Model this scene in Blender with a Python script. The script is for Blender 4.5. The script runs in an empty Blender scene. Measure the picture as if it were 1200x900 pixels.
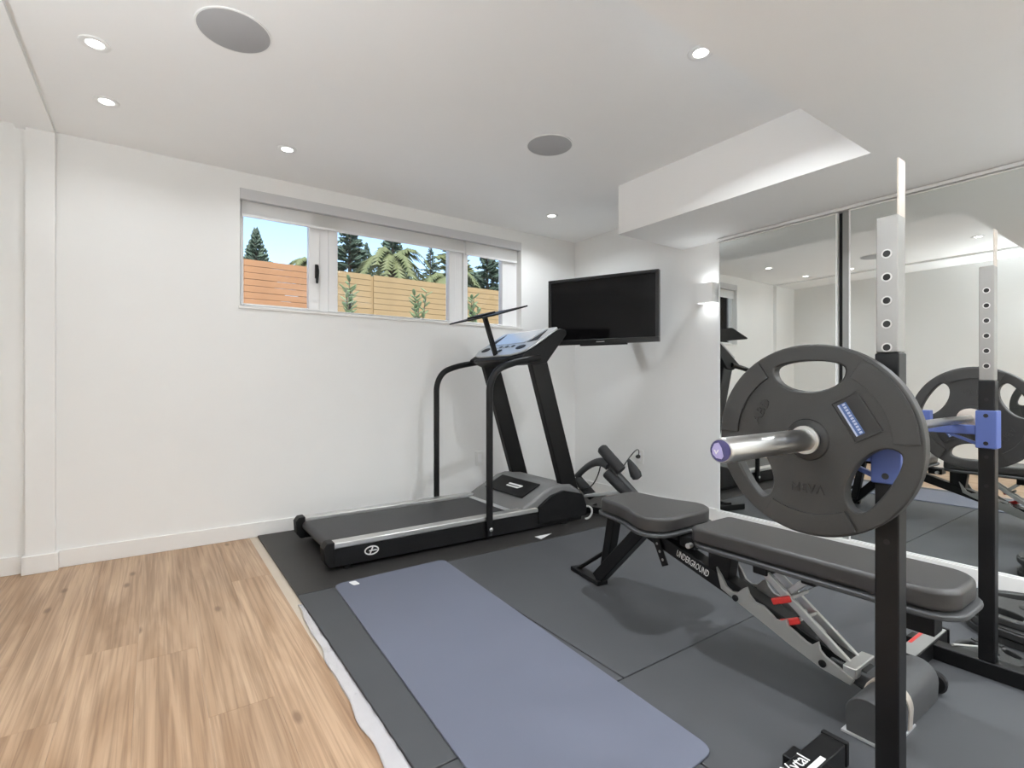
import bpy, bmesh, math, random
from mathutils import Vector, Matrix
random.seed(7)
PI = math.pi
S = bpy.context.scene
COL = S.collection

# ------------------------------------------------------------------ camera
cam_d = bpy.data.cameras.new('camera')
cam_d.sensor_width = 36.0
cam_d.lens = 17.88
cam_d.clip_start = 0.05
cam = bpy.data.objects.new('camera', cam_d)
cam.location = (0, 0, 1.03)
cam.rotation_euler = (PI/2, 0, -math.radians(35.04))
COL.objects.link(cam)
S.camera = cam

# ------------------------------------------------------------------ sky, sun, exposure
W = bpy.data.worlds.new('world')
S.world = W
W.use_nodes = True
nt = W.node_tree
sky = nt.nodes.new('ShaderNodeTexSky')
sky.sky_type = 'NISHITA'
sky.sun_disc = False
sky.sun_elevation = math.radians(48)
sky.sun_rotation = math.radians(200)
sky.dust_density = 0.7
bg = nt.nodes['Background']
bg.inputs['Strength'].default_value = 0.36
nt.links.new(sky.outputs[0], bg.inputs[0])
sun_d = bpy.data.lights.new('sun', 'SUN')
sun_d.energy = 7.5
sun_d.angle = 0.01
sun_d.color = (1, .95, .86)
sun = bpy.data.objects.new('sun', sun_d)
sun.rotation_euler = (math.radians(42), 0, math.radians(-20))
COL.objects.link(sun)
LAMP_W = 9.0
FILL_SCONCE_W = 42.0  # strength of the added out-of-view fill sconces
S.view_settings.view_transform = 'Standard'
S.view_settings.look = 'None'
S.view_settings.gamma = 1
S.view_settings.use_curve_mapping = False
S.view_settings.exposure = 0.05
S.cycles.use_denoising = True
S.cycles.max_bounces = 14
S.cycles.diffuse_bounces = 8
S.cycles.glossy_bounces = 6
S.cycles.transparent_max_bounces = 12
S.cycles.sample_clamp_indirect = 8

# ------------------------------------------------------------------ materials
MATS = {}
def mat(name, col, rough=.5, metal=0., bump=0., bscale=80., vary=0., vscale=6., spec=.5, coat=0., emit=None, estr=0.):
    m = bpy.data.materials.new(name); m.use_nodes = True
    t = m.node_tree; b = t.nodes['Principled BSDF']
    c = tuple(col) + (1,)
    b.inputs['Base Color'].default_value = c
    b.inputs['Roughness'].default_value = rough
    b.inputs['Metallic'].default_value = metal
    b.inputs['Specular IOR Level'].default_value = spec
    b.inputs['Coat Weight'].default_value = coat
    tc = t.nodes.new('ShaderNodeTexCoord')
    n = t.nodes.new('ShaderNodeTexNoise'); n.inputs['Scale'].default_value = vscale; n.inputs['Detail'].default_value = 4
    t.links.new(tc.outputs['Object'], n.inputs['Vector'])
    mx = t.nodes.new('ShaderNodeMix'); mx.data_type = 'RGBA'
    mx.inputs[6].default_value = tuple(x*(1-vary) for x in col) + (1,)
    mx.inputs[7].default_value = tuple(min(1, x*(1+vary)) for x in col) + (1,)
    t.links.new(n.outputs['Fac'], mx.inputs[0]); t.links.new(mx.outputs[2], b.inputs['Base Color'])
    if bump:
        n2 = t.nodes.new('ShaderNodeTexNoise'); n2.inputs['Scale'].default_value = bscale; n2.inputs['Detail'].default_value = 3
        t.links.new(tc.outputs['Object'], n2.inputs['Vector'])
        bp = t.nodes.new('ShaderNodeBump'); bp.inputs['Strength'].default_value = bump; bp.inputs['Distance'].default_value = .002
        t.links.new(n2.outputs['Fac'], bp.inputs['Height']); t.links.new(bp.outputs[0], b.inputs['Normal'])
    if emit:
        b.inputs['Emission Color'].default_value = tuple(emit) + (1,)
        b.inputs['Emission Strength'].default_value = estr
    MATS[name] = m
    return m

mat('wall_paint', (.84, .838, .825), .85, bump=.05, bscale=220, vary=.012, spec=.25)
mat('ceiling_paint', (.92, .92, .915), .9, bump=.04, bscale=240, vary=.01, spec=.2)
mat('trim_paint', (.82, .81, .79), .45, vary=.01)
mat('frame_white', (.86, .86, .86), .35, vary=.01)
mat('rubber', (.058, .060, .065), .62, bump=.35, bscale=900, vary=.14, vscale=3, spec=.4)
mat('rubber_black', (.022, .020, .019), .55, bump=.3, bscale=700, vary=.2, vscale=4)
mat('yoga', (.118, .128, .170), .55, bump=.3, bscale=1200, vary=.07, vscale=3, spec=.45)
mat('white_label', (.75, .75, .75), .5, vary=.03)
mat('film', (.50, .48, .485), .25, bump=.5, bscale=25, vary=.06, vscale=14)
mat('black_paint', (.006, .006, .0065), .38, vary=.15, vscale=15, spec=.25)
mat('black_plastic', (.006, .006, .0065), .5, bump=.1, bscale=500, vary=.1, spec=.22)
mat('grey_plastic', (.05, .051, .053), .5, bump=.1, bscale=500, vary=.1)
mat('belt', (.030, .030, .032), .5, bump=.35, bscale=900, vary=.1)
mat('silver', (.62, .62, .61), .32, metal=.85, vary=.05, vscale=20)
mat('silver_paint', (.55, .56, .57), .35, metal=.4, vary=.04)
mat('steel', (.55, .545, .53), .3, metal=1., bump=.04, bscale=300, vary=.05, vscale=12)
mat('brushed', (.36, .355, .345), .40, metal=.9, bump=.04, bscale=400, vary=.05)
mat('cream_metal', (.62, .56, .50), .4, metal=.6, vary=.05)
mat('grey_metal', (.30, .30, .29), .42, metal=.35, vary=.06, vscale=18)
mat('plate_rubber', (.026, .026, .025), .5, bump=.18, bscale=500, vary=.12, vscale=9)
mat('plate_dark', (.012, .012, .012), .4, vary=.1)
mat('blue_print', (.05, .10, .26), .5, vary=.15, vscale=60)
mat('blue_light', (.42, .47, .62), .5, vary=.05)
mat('blue_paint', (.075, .115, .33), .42, vary=.06)
mat('indigo', (.035, .033, .13), .25, vary=.5, vscale=40, coat=.6)
mat('lilac', (.36, .33, .58), .3, vary=.2, vscale=60)
mat('vinyl', (.028, .026, .025), .42, bump=.25, bscale=700, vary=.1, spec=.6)
mat('vinyl_side', (.010, .010, .011), .33, bump=.1, bscale=600, vary=.1, spec=.6)
mat('red_plastic', (.55, .03, .025), .4, vary=.06)
mat('white_print', (.75, .75, .74), .5, vary=.04)
mat('foam', (.020, .020, .021), .75, bump=.5, bscale=400, vary=.15)
mat('tv_black', (.008, .008, .009), .3, vary=.05)
mat('tv_screen', (.004, .004, .0045), .08, vary=.1, spec=.2)
mat('speaker_cloth', (.42, .42, .43), .75, bump=.4, bscale=1500, vary=.04)
mat('screen_glass', (.50, .54, .60), .18, vary=.06, vscale=9, coat=.5)
mat('hood_grey', (.15, .15, .15), .5, bump=.1, bscale=500, vary=.06)
mat('valance', (.60, .60, .61), .5, vary=.02)
mat('cedar', (.265, .128, .056), .7, bump=.3, bscale=40, vary=.2, vscale=5)
mat('pine_slat', (.245, .165, .078), .7, bump=.3, bscale=40, vary=.15, vscale=5)
mat('leaf_pale', (.15, .21, .10), .6, vary=.3, vscale=20)
mat('leaf_dark', (.055, .085, .06), .7, vary=.4, vscale=3)
mat('leaf_olive', (.12, .135, .055), .65, vary=.4, vscale=3)
mat('bark', (.09, .065, .05), .85, bump=.5, bscale=30, vary=.3)
mat('bounce_gravel', (.72, .71, .69), .95, bump=.6, bscale=12, vary=.3)  # pale gravel below the sill, whitened to bounce sunlight onto the ceiling
mat('lamp_white', (.85, .85, .84), .4, vary=.01)
mat('lamp_lens', (.9, .9, .9), .4, vary=.01, emit=(1, .98, .94), estr=9)
mat('sconce_diffuser', (.9, .9, .9), .4, vary=.01, emit=(1, .96, .9), estr=1.6)
mat('cable', (.02, .02, .02), .5, vary=.1)
mat('grey_cable', (.32, .32, .31), .5, vary=.1)
mat('socket', (.80, .80, .78), .4, vary=.01)
mat('dark_hole', (.004, .004, .004), .6, vary=.1)
mat('subfloor', (.55, .47, .38), .6, vary=.05)
mat('strip_grey', (.33, .33, .32), .6, vary=.02)

m = bpy.data.materials.new('mirror'); m.use_nodes = True; MATS['mirror'] = m
t = m.node_tree; b = t.nodes['Principled BSDF']
b.inputs['Base Color'].default_value = (.80, .82, .80, 1); b.inputs['Metallic'].default_value = 1
n = t.nodes.new('ShaderNodeTexNoise'); n.inputs['Scale'].default_value = 3
mr = t.nodes.new('ShaderNodeMapRange'); mr.inputs['To Min'].default_value = .0; mr.inputs['To Max'].default_value = .012
t.links.new(n.outputs['Fac'], mr.inputs['Value']); t.links.new(mr.outputs[0], b.inputs['Roughness'])

m = bpy.data.materials.new('window_glass'); m.use_nodes = True; MATS['window_glass'] = m
t = m.node_tree; t.nodes.remove(t.nodes['Principled BSDF'])
tr = t.nodes.new('ShaderNodeBsdfTransparent'); tr.inputs[0].default_value = (.95, .97, .97, 1)
gl = t.nodes.new('ShaderNodeBsdfGlossy'); gl.inputs['Roughness'].default_value = .02
fr = t.nodes.new('ShaderNodeFresnel'); fr.inputs['IOR'].default_value = 1.35
mx = t.nodes.new('ShaderNodeMixShader')
t.links.new(fr.outputs[0], mx.inputs[0]); t.links.new(tr.outputs[0], mx.inputs[1]); t.links.new(gl.outputs[0], mx.inputs[2])
t.links.new(mx.outputs[0], t.nodes['Material Output'].inputs[0])

m = bpy.data.materials.new('blind_cloth'); m.use_nodes = True; MATS['blind_cloth'] = m
t = m.node_tree; t.nodes.remove(t.nodes['Principled BSDF'])
df = t.nodes.new('ShaderNodeBsdfDiffuse'); tl = t.nodes.new('ShaderNodeBsdfTranslucent'); mx = t.nodes.new('ShaderNodeMixShader')
wv = t.nodes.new('ShaderNodeTexNoise'); wv.inputs['Scale'].default_value = 400; cr = t.nodes.new('ShaderNodeValToRGB')
cr.color_ramp.elements[0].color = (.80, .79, .77, 1); cr.color_ramp.elements[1].color = (.86, .855, .84, 1)
t.links.new(wv.outputs['Fac'], cr.inputs[0]); t.links.new(cr.outputs[0], df.inputs[0]); t.links.new(cr.outputs[0], tl.inputs[0])
mx.inputs[0].default_value = .5
t.links.new(df.outputs[0], mx.inputs[1]); t.links.new(tl.outputs[0], mx.inputs[2]); t.links.new(mx.outputs[0], t.nodes['Material Output'].inputs[0])

def oak():
    m = bpy.data.materials.new('oak'); m.use_nodes = True; MATS['oak'] = m
    t = m.node_tree; b = t.nodes['Principled BSDF']; L = t.links.new; N = t.nodes.new
    tc = N('ShaderNodeTexCoord'); oi = N('ShaderNodeObjectInfo')
    off = N('ShaderNodeVectorMath'); off.operation = 'SCALE'
    cmb = N('ShaderNodeCombineXYZ'); cmb.inputs[0].default_value = 13; cmb.inputs[1].default_value = 37; cmb.inputs[2].default_value = 5
    L(cmb.outputs[0], off.inputs[0]); L(oi.outputs['Random'], off.inputs['Scale'])
    add = N('ShaderNodeVectorMath'); L(tc.outputs['Object'], add.inputs[0]); L(off.outputs[0], add.inputs[1])
    def noise(sx, sy, detail, dist):
        mp = N('ShaderNodeMapping'); mp.inputs['Scale'].default_value = (sx, sy, 1)
        L(add.outputs[0], mp.inputs[0]); n = N('ShaderNodeTexNoise'); n.inputs['Scale'].default_value = 1
        n.inputs['Detail'].default_value = detail; n.inputs['Distortion'].default_value = dist
        L(mp.outputs[0], n.inputs['Vector']); return n
    broad = noise(8, .75, 4, 1.8); fine = noise(80, 1.5, 6, .9)
    r1 = N('ShaderNodeValToRGB'); e = r1.color_ramp.elements
    e[0].position = .30; e[0].color = (.33, .205, .118, 1); e[1].position = .70; e[1].color = (.52, .365, .24, 1)
    L(broad.outputs['Fac'], r1.inputs[0])
    r2 = N('ShaderNodeValToRGB'); e = r2.color_ramp.elements
    e[0].position = .34; e[0].color = (.62, .57, .53, 1); e[1].position = .58; e[1].color = (1.04, 1.04, 1.04, 1)
    L(fine.outputs['Fac'], r2.inputs[0])
    mul = N('ShaderNodeMix'); mul.data_type = 'RGBA'; mul.blend_type = 'MULTIPLY'; mul.inputs[0].default_value = .8
    L(r1.outputs[0], mul.inputs[6]); L(r2.outputs[0], mul.inputs[7])
    # plank-to-plank tone
    r3 = N('ShaderNodeValToRGB'); e = r3.color_ramp.elements
    e[0].color = (.94, .93, .92, 1); e[1].color = (1.04, 1.03, 1.02, 1); L(oi.outputs['Random'], r3.inputs[0])
    mul2 = N('ShaderNodeMix'); mul2.data_type = 'RGBA'; mul2.blend_type = 'MULTIPLY'; mul2.inputs[0].default_value = 1
    L(mul.outputs[2], mul2.inputs[6]); L(r3.outputs[0], mul2.inputs[7])
    # knots
    mp = N('ShaderNodeMapping'); mp.inputs['Scale'].default_value = (5.2, 1.9, 1); L(add.outputs[0], mp.inputs[0])
    vo = N('ShaderNodeTexVoronoi'); vo.voronoi_dimensions = '2D'; vo.inputs['Scale'].default_value = 1; L(mp.outputs[0], vo.inputs['Vector'])
    kr = N('ShaderNodeValToRGB'); e = kr.color_ramp.elements
    e[0].position = .035; e[0].color = (1, 1, 1, 1); e[1].position = .09; e[1].color = (0, 0, 0, 1); L(vo.outputs['Distance'], kr.inputs[0])
    sel = N('ShaderNodeMath'); sel.operation = 'GREATER_THAN'; sel.inputs[1].default_value = .62
    sep = N('ShaderNodeSeparateColor'); L(vo.outputs['Color'], sep.inputs[0]); L(sep.outputs[0], sel.inputs[0])
    km = N('ShaderNodeMath'); km.operation = 'MULTIPLY'; L(kr.outputs[0], km.inputs[0]); L(sel.outputs[0], km.inputs[1])
    km2 = N('ShaderNodeMath'); km2.operation = 'MULTIPLY'; km2.inputs[1].default_value = .8; L(km.outputs[0], km2.inputs[0])
    mk = N('ShaderNodeMix'); mk.data_type = 'RGBA'; mk.inputs[7].default_value = (.16, .09, .05, 1)
    L(km2.outputs[0], mk.inputs[0]); L(mul2.outputs[2], mk.inputs[6]); L(mk.outputs[2], b.inputs['Base Color'])
    b.inputs['Roughness'].default_value = .42
    bp = N('ShaderNodeBump'); bp.inputs['Strength'].default_value = .12; bp.inputs['Distance'].default_value = .001
    L(fine.outputs['Fac'], bp.inputs['Height']); L(bp.outputs[0], b.inputs['Normal'])
oak()

# ------------------------------------------------------------------ mesh helpers
class MB:
    """collects shapes into one mesh; coordinates are in the frame given by self.M (world unless set)"""
    def __init__(s): s.v = []; s.f = []
    def _add(s, vs, fs):
        o = len(s.v); s.v += [tuple(p) for p in vs]; s.f += [[i+o for i in f] for f in fs]; return s
    def box(s, x0, x1, y0, y1, z0, z1):
        vs = [(x, y, z) for z in (z0, z1) for y in (y0, y1) for x in (x0, x1)]
        return s._add(vs, [(0, 2, 3, 1), (4, 5, 7, 6), (0, 1, 5, 4), (2, 6, 7, 3), (0, 4, 6, 2), (1, 3, 7, 5)])
    def prism(s, poly, axis, a0, a1):
        ar = sum(poly[i][0]*poly[(i+1) % len(poly)][1]-poly[(i+1) % len(poly)][0]*poly[i][1] for i in range(len(poly)))
        if ar < 0: poly = poly[::-1]
        if axis == 'y': a0, a1 = a1, a0
        def P(p, a): return {'x': (a, p[0], p[1]), 'y': (p[0], a, p[1]), 'z': (p[0], p[1], a)}[axis]
        n = len(poly)
        vs = [P(p, a0) for p in poly] + [P(p, a1) for p in poly]
        return s._add(vs, [list(range(n))[::-1], list(range(n, 2*n))] + [(i, (i+1) % n, n+(i+1) % n, n+i) for i in range(n)])
    def bar(s, p, q, w, h, up=(0, 0, 1)):
        """rectangular bar from p to q, w across, h along up"""
        p, q = Vector(p), Vector(q); d = (q-p).normalized(); r = d.cross(Vector(up)).normalized(); u = r.cross(d)
        vs = [c + r*a*w/2 + u*b*h/2 for c in (p, q) for a, b in ((-1, -1), (1, -1), (1, 1), (-1, 1))]
        return s._add(vs, [(0, 3, 2, 1), (4, 5, 6, 7)] + [(i, (i+1) % 4, 4+(i+1) % 4, 4+i) for i in range(4)][::1])
    def tube(s, pts, r, n=12, caps=True):
        pts = [Vector(p) for p in pts]; rs = r if isinstance(r, (list, tuple)) else [r]*len(pts)
        t0 = (pts[1]-pts[0]).normalized(); a = Vector((0, 0, 1)) if abs(t0.z) < .9 else Vector((1, 0, 0))
        u = t0.cross(a).normalized(); vs = []
        for i, p in enumerate(pts):
            t = (pts[min(i+1, len(pts)-1)]-pts[max(i-1, 0)]).normalized()
            u = (u - t*u.dot(t)).normalized(); w = t.cross(u)
            vs += [p + (u*math.cos(2*PI*k/n)+w*math.sin(2*PI*k/n))*rs[i] for k in range(n)]
        fs = [(i*n+k, i*n+(k+1) % n, (i+1)*n+(k+1) % n, (i+1)*n+k) for i in range(len(pts)-1) for k in range(n)]
        if caps: fs += [list(range(n))[::-1], list(range((len(pts)-1)*n, len(pts)*n))]
        return s._add(vs, fs)
    def lathe(s, prof, c, axis, n=32):
        """prof: (radius, along axis) pairs; open ends are capped when radius > 0"""
        ax = Vector(axis).normalized(); a = Vector((0, 0, 1)) if abs(ax.z) < .9 else Vector((1, 0, 0))
        u = ax.cross(a).normalized(); w = ax.cross(u); c = Vector(c)
        vs = [c + ax*h + (u*math.cos(2*PI*k/n)+w*math.sin(2*PI*k/n))*r for r, h in prof for k in range(n)]
        m = len(prof)
        fs = [(i*n+k, i*n+(k+1) % n, (i+1)*n+(k+1) % n, (i+1)*n+k) for i in range(m-1) for k in range(n)]
        if prof[0][0] > 1e-6: fs.append(list(range(n))[::-1])
        if prof[-1][0] > 1e-6: fs.append(list(range((m-1)*n, m*n)))
        return s._add(vs, fs)
    def blob(s, c, r, n=10, m=7, rot=None):
        R = rot or Matrix.Identity(3); vs = []; c = Vector(c)
        for j in range(1, m):
            ph = PI*j/m
            for k in range(n):
                th = 2*PI*k/n
                vs.append(c + R @ Vector((r[0]*math.sin(ph)*math.cos(th), r[1]*math.sin(ph)*math.sin(th), r[2]*math.cos(ph))))
        vs += [c + R @ Vector((0, 0, r[2])), c - R @ Vector((0, 0, r[2]))]
        fs = [(j*n+k, (j+1)*n+k, (j+1)*n+(k+1) % n, j*n+(k+1) % n) for j in range(m-2) for k in range(n)]
        fs += [((m-1)*n, k, (k+1) % n) for k in range(n)] + [((m-1)*n+1, (m-2)*n+(k+1) % n, (m-2)*n+k) for k in range(n)]
        return s._add(vs, fs)

def link(name, me, material, parent=None, world=True, bevel=0, seg=2, smooth=40):
    o = bpy.data.objects.new(name, me); COL.objects.link(o)
    if material: me.materials.append(MATS[material])
    if parent is not None:
        o.parent = parent
        if world: me.transform(wm(parent).inverted())
    for p in me.polygons: p.use_smooth = True
    me.set_sharp_from_angle(angle=math.radians(smooth))
    if bevel:
        md = o.modifiers.new('bevel', 'BEVEL'); md.width = bevel; md.segments = seg; md.limit_method = 'ANGLE'; md.angle_limit = math.radians(50)
        md.harden_normals = True
    return o
def wm(o):
    M = Matrix.LocRotScale(o.location, o.rotation_euler, o.scale)
    return wm(o.parent) @ M if o.parent else M
def build(name, mb, material, parent=None, world=True, bevel=0, seg=2, smooth=40, fix=True):
    me = bpy.data.meshes.new(name); me.from_pydata(mb.v, [], mb.f)
    if fix:
        bm = bmesh.new(); bm.from_mesh(me); bmesh.ops.recalc_face_normals(bm, faces=bm.faces); bm.to_mesh(me); bm.free()
    me.update()
    return link(name, me, material, parent, world, bevel, seg, smooth)
def tag(o, label=None, cat=None, group=None, kind=None):
    if label: o['label'] = label
    if cat: o['category'] = cat
    if group: o['group'] = group
    if kind: o['kind'] = kind
    return o
def thing(name, loc, label, cat, group=None, rz=0, kind=None):
    o = bpy.data.objects.new(name, None); COL.objects.link(o); o.location = loc; o.rotation_euler = (0, 0, rz)
    o.empty_display_size = .1
    return tag(o, label, cat, group, kind)
def structure(name, mb, material, parent=None, bevel=0):
    o = build(name, mb, material, parent, bevel=bevel)
    if parent is None: o['kind'] = 'structure'
    return o
def inst(src, parent, loc=None, name=None):
    o = bpy.data.objects.new(name or src.name.split('.')[0], src.data); COL.objects.link(o); o.parent = parent
    if loc is not None: o.location = loc
    for md in src.modifiers:
        k = o.modifiers.new(md.name, md.type); k.width = md.width; k.segments = md.segments; k.limit_method = md.limit_method; k.angle_limit = md.angle_limit; k.harden_normals = md.harden_normals
    return o
def copy_tree(o, parent=None):
    c = o.copy(); COL.objects.link(c); c.parent = parent
    for ch in list(o.children): copy_tree(ch, c)
    return c
def rrect(x0, x1, y0, y1, r, n=5):
    pts = []
    for cx, cy, a in ((x1-r, y1-r, 0), (x0+r, y1-r, PI/2), (x0+r, y0+r, PI), (x1-r, y0+r, 1.5*PI)):
        pts += [(cx+r*math.cos(a+PI/2*k/n), cy+r*math.sin(a+PI/2*k/n)) for k in range(n+1)]
    return pts
def bez(p0, p1, p2, p3, n=12):
    p0, p1, p2, p3 = map(Vector, (p0, p1, p2, p3)); out = []
    for i in range(n+1):
        t = i/n; out.append(p0*(1-t)**3 + p1*3*t*(1-t)**2 + p2*3*t*t*(1-t) + p3*t**3)
    return out
def fillet(pts, r, n=6):
    """round the corners of a polyline"""
    pts = [Vector(p) for p in pts]; out = [pts[0]]
    for i in range(1, len(pts)-1):
        a = (pts[i-1]-pts[i]); b = (pts[i+1]-pts[i]); k = min(r, a.length*.49, b.length*.49)
        A = pts[i]+a.normalized()*k; B = pts[i]+b.normalized()*k
        for j in range(n+1):
            t = j/n; out.append(A*(1-t)**2 + pts[i]*2*t*(1-t) + B*t*t)
    return out + [pts[-1]]
def text_part(name, s, size, M, material, parent, depth=.0012, shear=0.):
    cu = bpy.data.curves.new(name, 'FONT'); cu.body = s; cu.size = size; cu.extrude = depth/2; cu.align_x = 'CENTER'; cu.align_y = 'CENTER'; cu.shear = shear
    cu.resolution_u = 2
    tmp = bpy.data.objects.new('tmp', cu); COL.objects.link(tmp)
    dg = bpy.context.evaluated_depsgraph_get(); me = bpy.data.meshes.new_from_object(tmp.evaluated_get(dg))
    bpy.data.objects.remove(tmp); bpy.data.curves.remove(cu)
    me.name = name; me.transform(M); me.materials.clear()
    return link(name, me, material, parent, True)
def frame_matrix(o, ex, ey):
    ex = Vector(ex).normalized(); ey = Vector(ey).normalized(); ez = ex.cross(ey)
    M = Matrix((ex, ey, ez)).transposed().to_4x4(); M.translation = Vector(o); return M

# ------------------------------------------------------------------ room shell
XL, XR, YB, YF, H, HS = -1.05, 3.43, 3.80, -3.0, 2.44, 2.095
WX0, WX1, WZ0, WZ1 = .46, 2.77, 1.545, 2.335

floor = structure('floor', MB().box(XL-.2, XR+.2, YF-.2, YB+.25, -.30, -.002), 'subfloor')
# oak planks, laid along the room's length
pw = .19
ycuts = {}
random.seed(3)
plank_proto = {}
x = .515 - pw*9
while x < .50:
    y = YF + random.uniform(-1.6, -.2)
    while y < YB:
        ln = random.choice((1.8, 2.1, 2.4))
        y0, y1 = max(y, YF), min(y+ln, YB)
        x0 = max(x, XL)
        if y1 - y0 > .02 and x + pw > x0 + .01:
            mb = MB().box(-(x+pw-x0)/2+.0003, (x+pw-x0)/2-.0003, -(y1-y0)/2+.0004, (y1-y0)/2-.0004, -.0019, .0001)
            o = build('plank', mb, 'oak', floor, world=False)
            o.location = ((x0+x+pw)/2, (y0+y1)/2, 0)
        y += ln
    x += pw

back = MB()
T = .22
back.box(XL-T, WX0, YB, YB+T, -.1, H+.1).box(WX1, XR+T, YB, YB+T, -.1, H+.1).box(WX0, WX1, YB, YB+T, -.1, WZ0).box(WX0, WX1, YB, YB+T, WZ1, H+.1)
structure('wall_back', back, 'wall_paint')
structure('wall_right', MB().box(XR, XR+T, YF-T, YB, -.1, H+.1), 'wall_paint')
structure('wall_left', MB().box(XL-T, XL, YF-T, YB, -.1, H+.1), 'wall_paint')
structure('wall_front', MB().box(XL, XR, YF-T, YF, -.1, H+.1), 'wall_paint')
ceil = structure('ceiling', MB().box(XL-T, XR+T, YF-T, YB+T, H, H+.18), 'ceiling_paint')
structure('soffit', MB().prism([(XL, YF), (XR, YF), (XR, 2.53), (2.70, 2.53), (2.70, .97), (XL, .97)], 'z', HS, H), 'ceiling_paint', ceil)
structure('beam', MB().box(-.62, -.455, .97, YB, H-.022, H), 'ceiling_paint', ceil)
structure('trim_1', MB().box(-.575, -.455, YB-.045, YB, 0, H-.022), 'wall_paint')          # boxed pier
def baseboard(name, x0, x1, y0, y1, h=.098):
    structure(name, MB().box(x0, x1, y0, y1, 0, h), 'trim_paint', bevel=.003)
baseboard('baseboard_back', -.455, XR-.014, YB-.014, YB)
baseboard('baseboard_back', XL+.014, -.595, YB-.014, YB)
baseboard('baseboard_pier', -.59, -.44, YB-.06, YB-.014)
baseboard('baseboard_right', XR-.06, XR, -1.3, 2.195, .1)
baseboard('baseboard_right', XR-.014, XR, 2.195, YB)
baseboard('baseboard_left', XL, XL+.014, YF, YB)

pd = bpy.data.lights.new('window_portal', 'AREA'); pd.shape = 'RECTANGLE'; pd.size = WX1-WX0; pd.size_y = WZ1-WZ0; pd.cycles.is_portal = True
po = bpy.data.objects.new('window_portal', pd); COL.objects.link(po); po.location = ((WX0+WX1)/2, YB+.20, (WZ0+WZ1)/2); po.rotation_euler = (-PI/2, 0, 0)

# window
win = thing('window_1', ((WX0+WX1)/2, YB+.10, WZ0), None, None, kind='structure')
fy0, fy1 = YB+.075, YB+.135
fr = MB()
fr.box(WX0, WX0+.012, fy0, fy1, WZ0, WZ1).box(WX1-.045, WX1, fy0, fy1, WZ0, WZ1)
fr.box(WX0, WX1, fy0, fy1, WZ0, WZ0+.02).box(WX0, WX1, fy0, fy1, WZ1-.05, WZ1)
fr.box(.985, 1.05, fy0, fy1, WZ0, WZ1).box(2.115, 2.19, fy0, fy1, WZ0, WZ1)
build('window_frame', fr, 'frame_white', win, bevel=.002)
def sash(x0, x1, gx0, gx1, z0, z1, gz0, gz1):
    s = MB().box(x0, gx0, fy0-.012, fy1-.01, z0, z1).box(gx1, x1, fy0-.012, fy1-.01, z0, z1)
    s.box(gx0, gx1, fy0-.012, fy1-.01, z0, gz0).box(gx0, gx1, fy0-.012, fy1-.01, gz1, z1)
    so = build('sash', s, 'frame_white', win, bevel=.003)
    build('pane', MB().box(gx0-.004, gx1+.004, fy0+.02, fy0+.026, gz0-.004, gz1+.004), 'window_glass', so)
    return so
s1 = sash(.472, .985, .489, .911, WZ0+.02, WZ1-.05, 1.578, 2.25)
sash(1.05, 2.115, 1.117, 2.054, WZ0+.02, WZ1-.05, 1.572, 2.25)
sash(2.19, 2.725, 2.236, 2.60, WZ0+.02, WZ1-.05, 1.575, 2.25)
hd = MB().box(.952, .972, fy0-.03, fy0-.012, 1.80, 1.90)
hd.tube([(.962, fy0-.035, 1.89), (.962, fy0-.045, 1.85), (.960, fy0-.045, 1.76)], [.011, .012, .008], 10)
build('window_handle', hd, 'black_plastic', s1, bevel=.002)
structure('trim_2', MB().box(WX0-.008, WX1+.012, YB-.008, YB+.075, WZ0-.012, WZ0+.004), 'trim_paint', bevel=.002)   # sill board

val = tag(build('blind_valance', MB().box(WX0, WX1, YB-.004, YB+.055, 2.262, WZ1), 'valance', bevel=.003),
          'long pale grey blind valance set along the top of the window', 'valance')
def blind(x0, x1, z0, label):
    r = thing('roller_blind', ((x0+x1)/2, YB+.035, z0), label, 'blind', 'roller blinds in the window')
    build('fabric', MB().box(x0, x1, YB+.033, YB+.036, z0, 2.262), 'blind_cloth', r)
    build('bottom_bar', MB().box(x0, x1, YB+.028, YB+.041, z0-.018, z0), 'frame_white', r, bevel=.003)
blind(.475, 2.175, 2.175, 'wide white roller blind raised over the handled sash and long middle pane')
blind(2.20, 2.745, 2.165, 'short white roller blind raised over the narrow pane nearest the television')

# ------------------------------------------------------------------ mirrors on the right wall
def mirror(y0, y1, label, x=3.38):
    r = thing('wall_mirror', (x+.02, (y0+y1)/2, .102), label, 'mirror', 'framed mirror panels')
    z0, z1, w = .102, 2.066, .008
    f = MB().box(x-.004, x+.03, y0, y0+w, z0, z1).box(x-.004, x+.03, y1-w, y1, z0, z1)
    f.box(x-.004, x+.03, y0+w, y1-w, z0, z0+w).box(x-.004, x+.03, y0+w, y1-w, z1-w, z1)
    build('mirror_frame', f, 'frame_white', r, bevel=.001)
    build('mirror_glass', MB().box(x, x+.006, y0+w, y1-w, z0+w, z1-w), 'mirror', r)
mirror(1.391, 2.18, 'tall thin-framed mirror panel next to the wall sconce')
mirror(-1.25, 1.327, 'very wide wall mirror panel behind the squat stands')
structure('trim_3', MB().box(3.372, XR, -1.3, 2.19, 2.072, HS-.004), 'frame_white', bevel=.002)     # mirror track
structure('trim_4', MB().box(3.392, XR, 1.328, 1.366, .102, 2.066), 'strip_grey')
structure('gap_shade_strip', MB().box(3.41, XR, 1.366, 1.390, .102, 2.066), 'black_plastic')                # black strip put in for the shaded gap beside the grey strip

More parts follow.
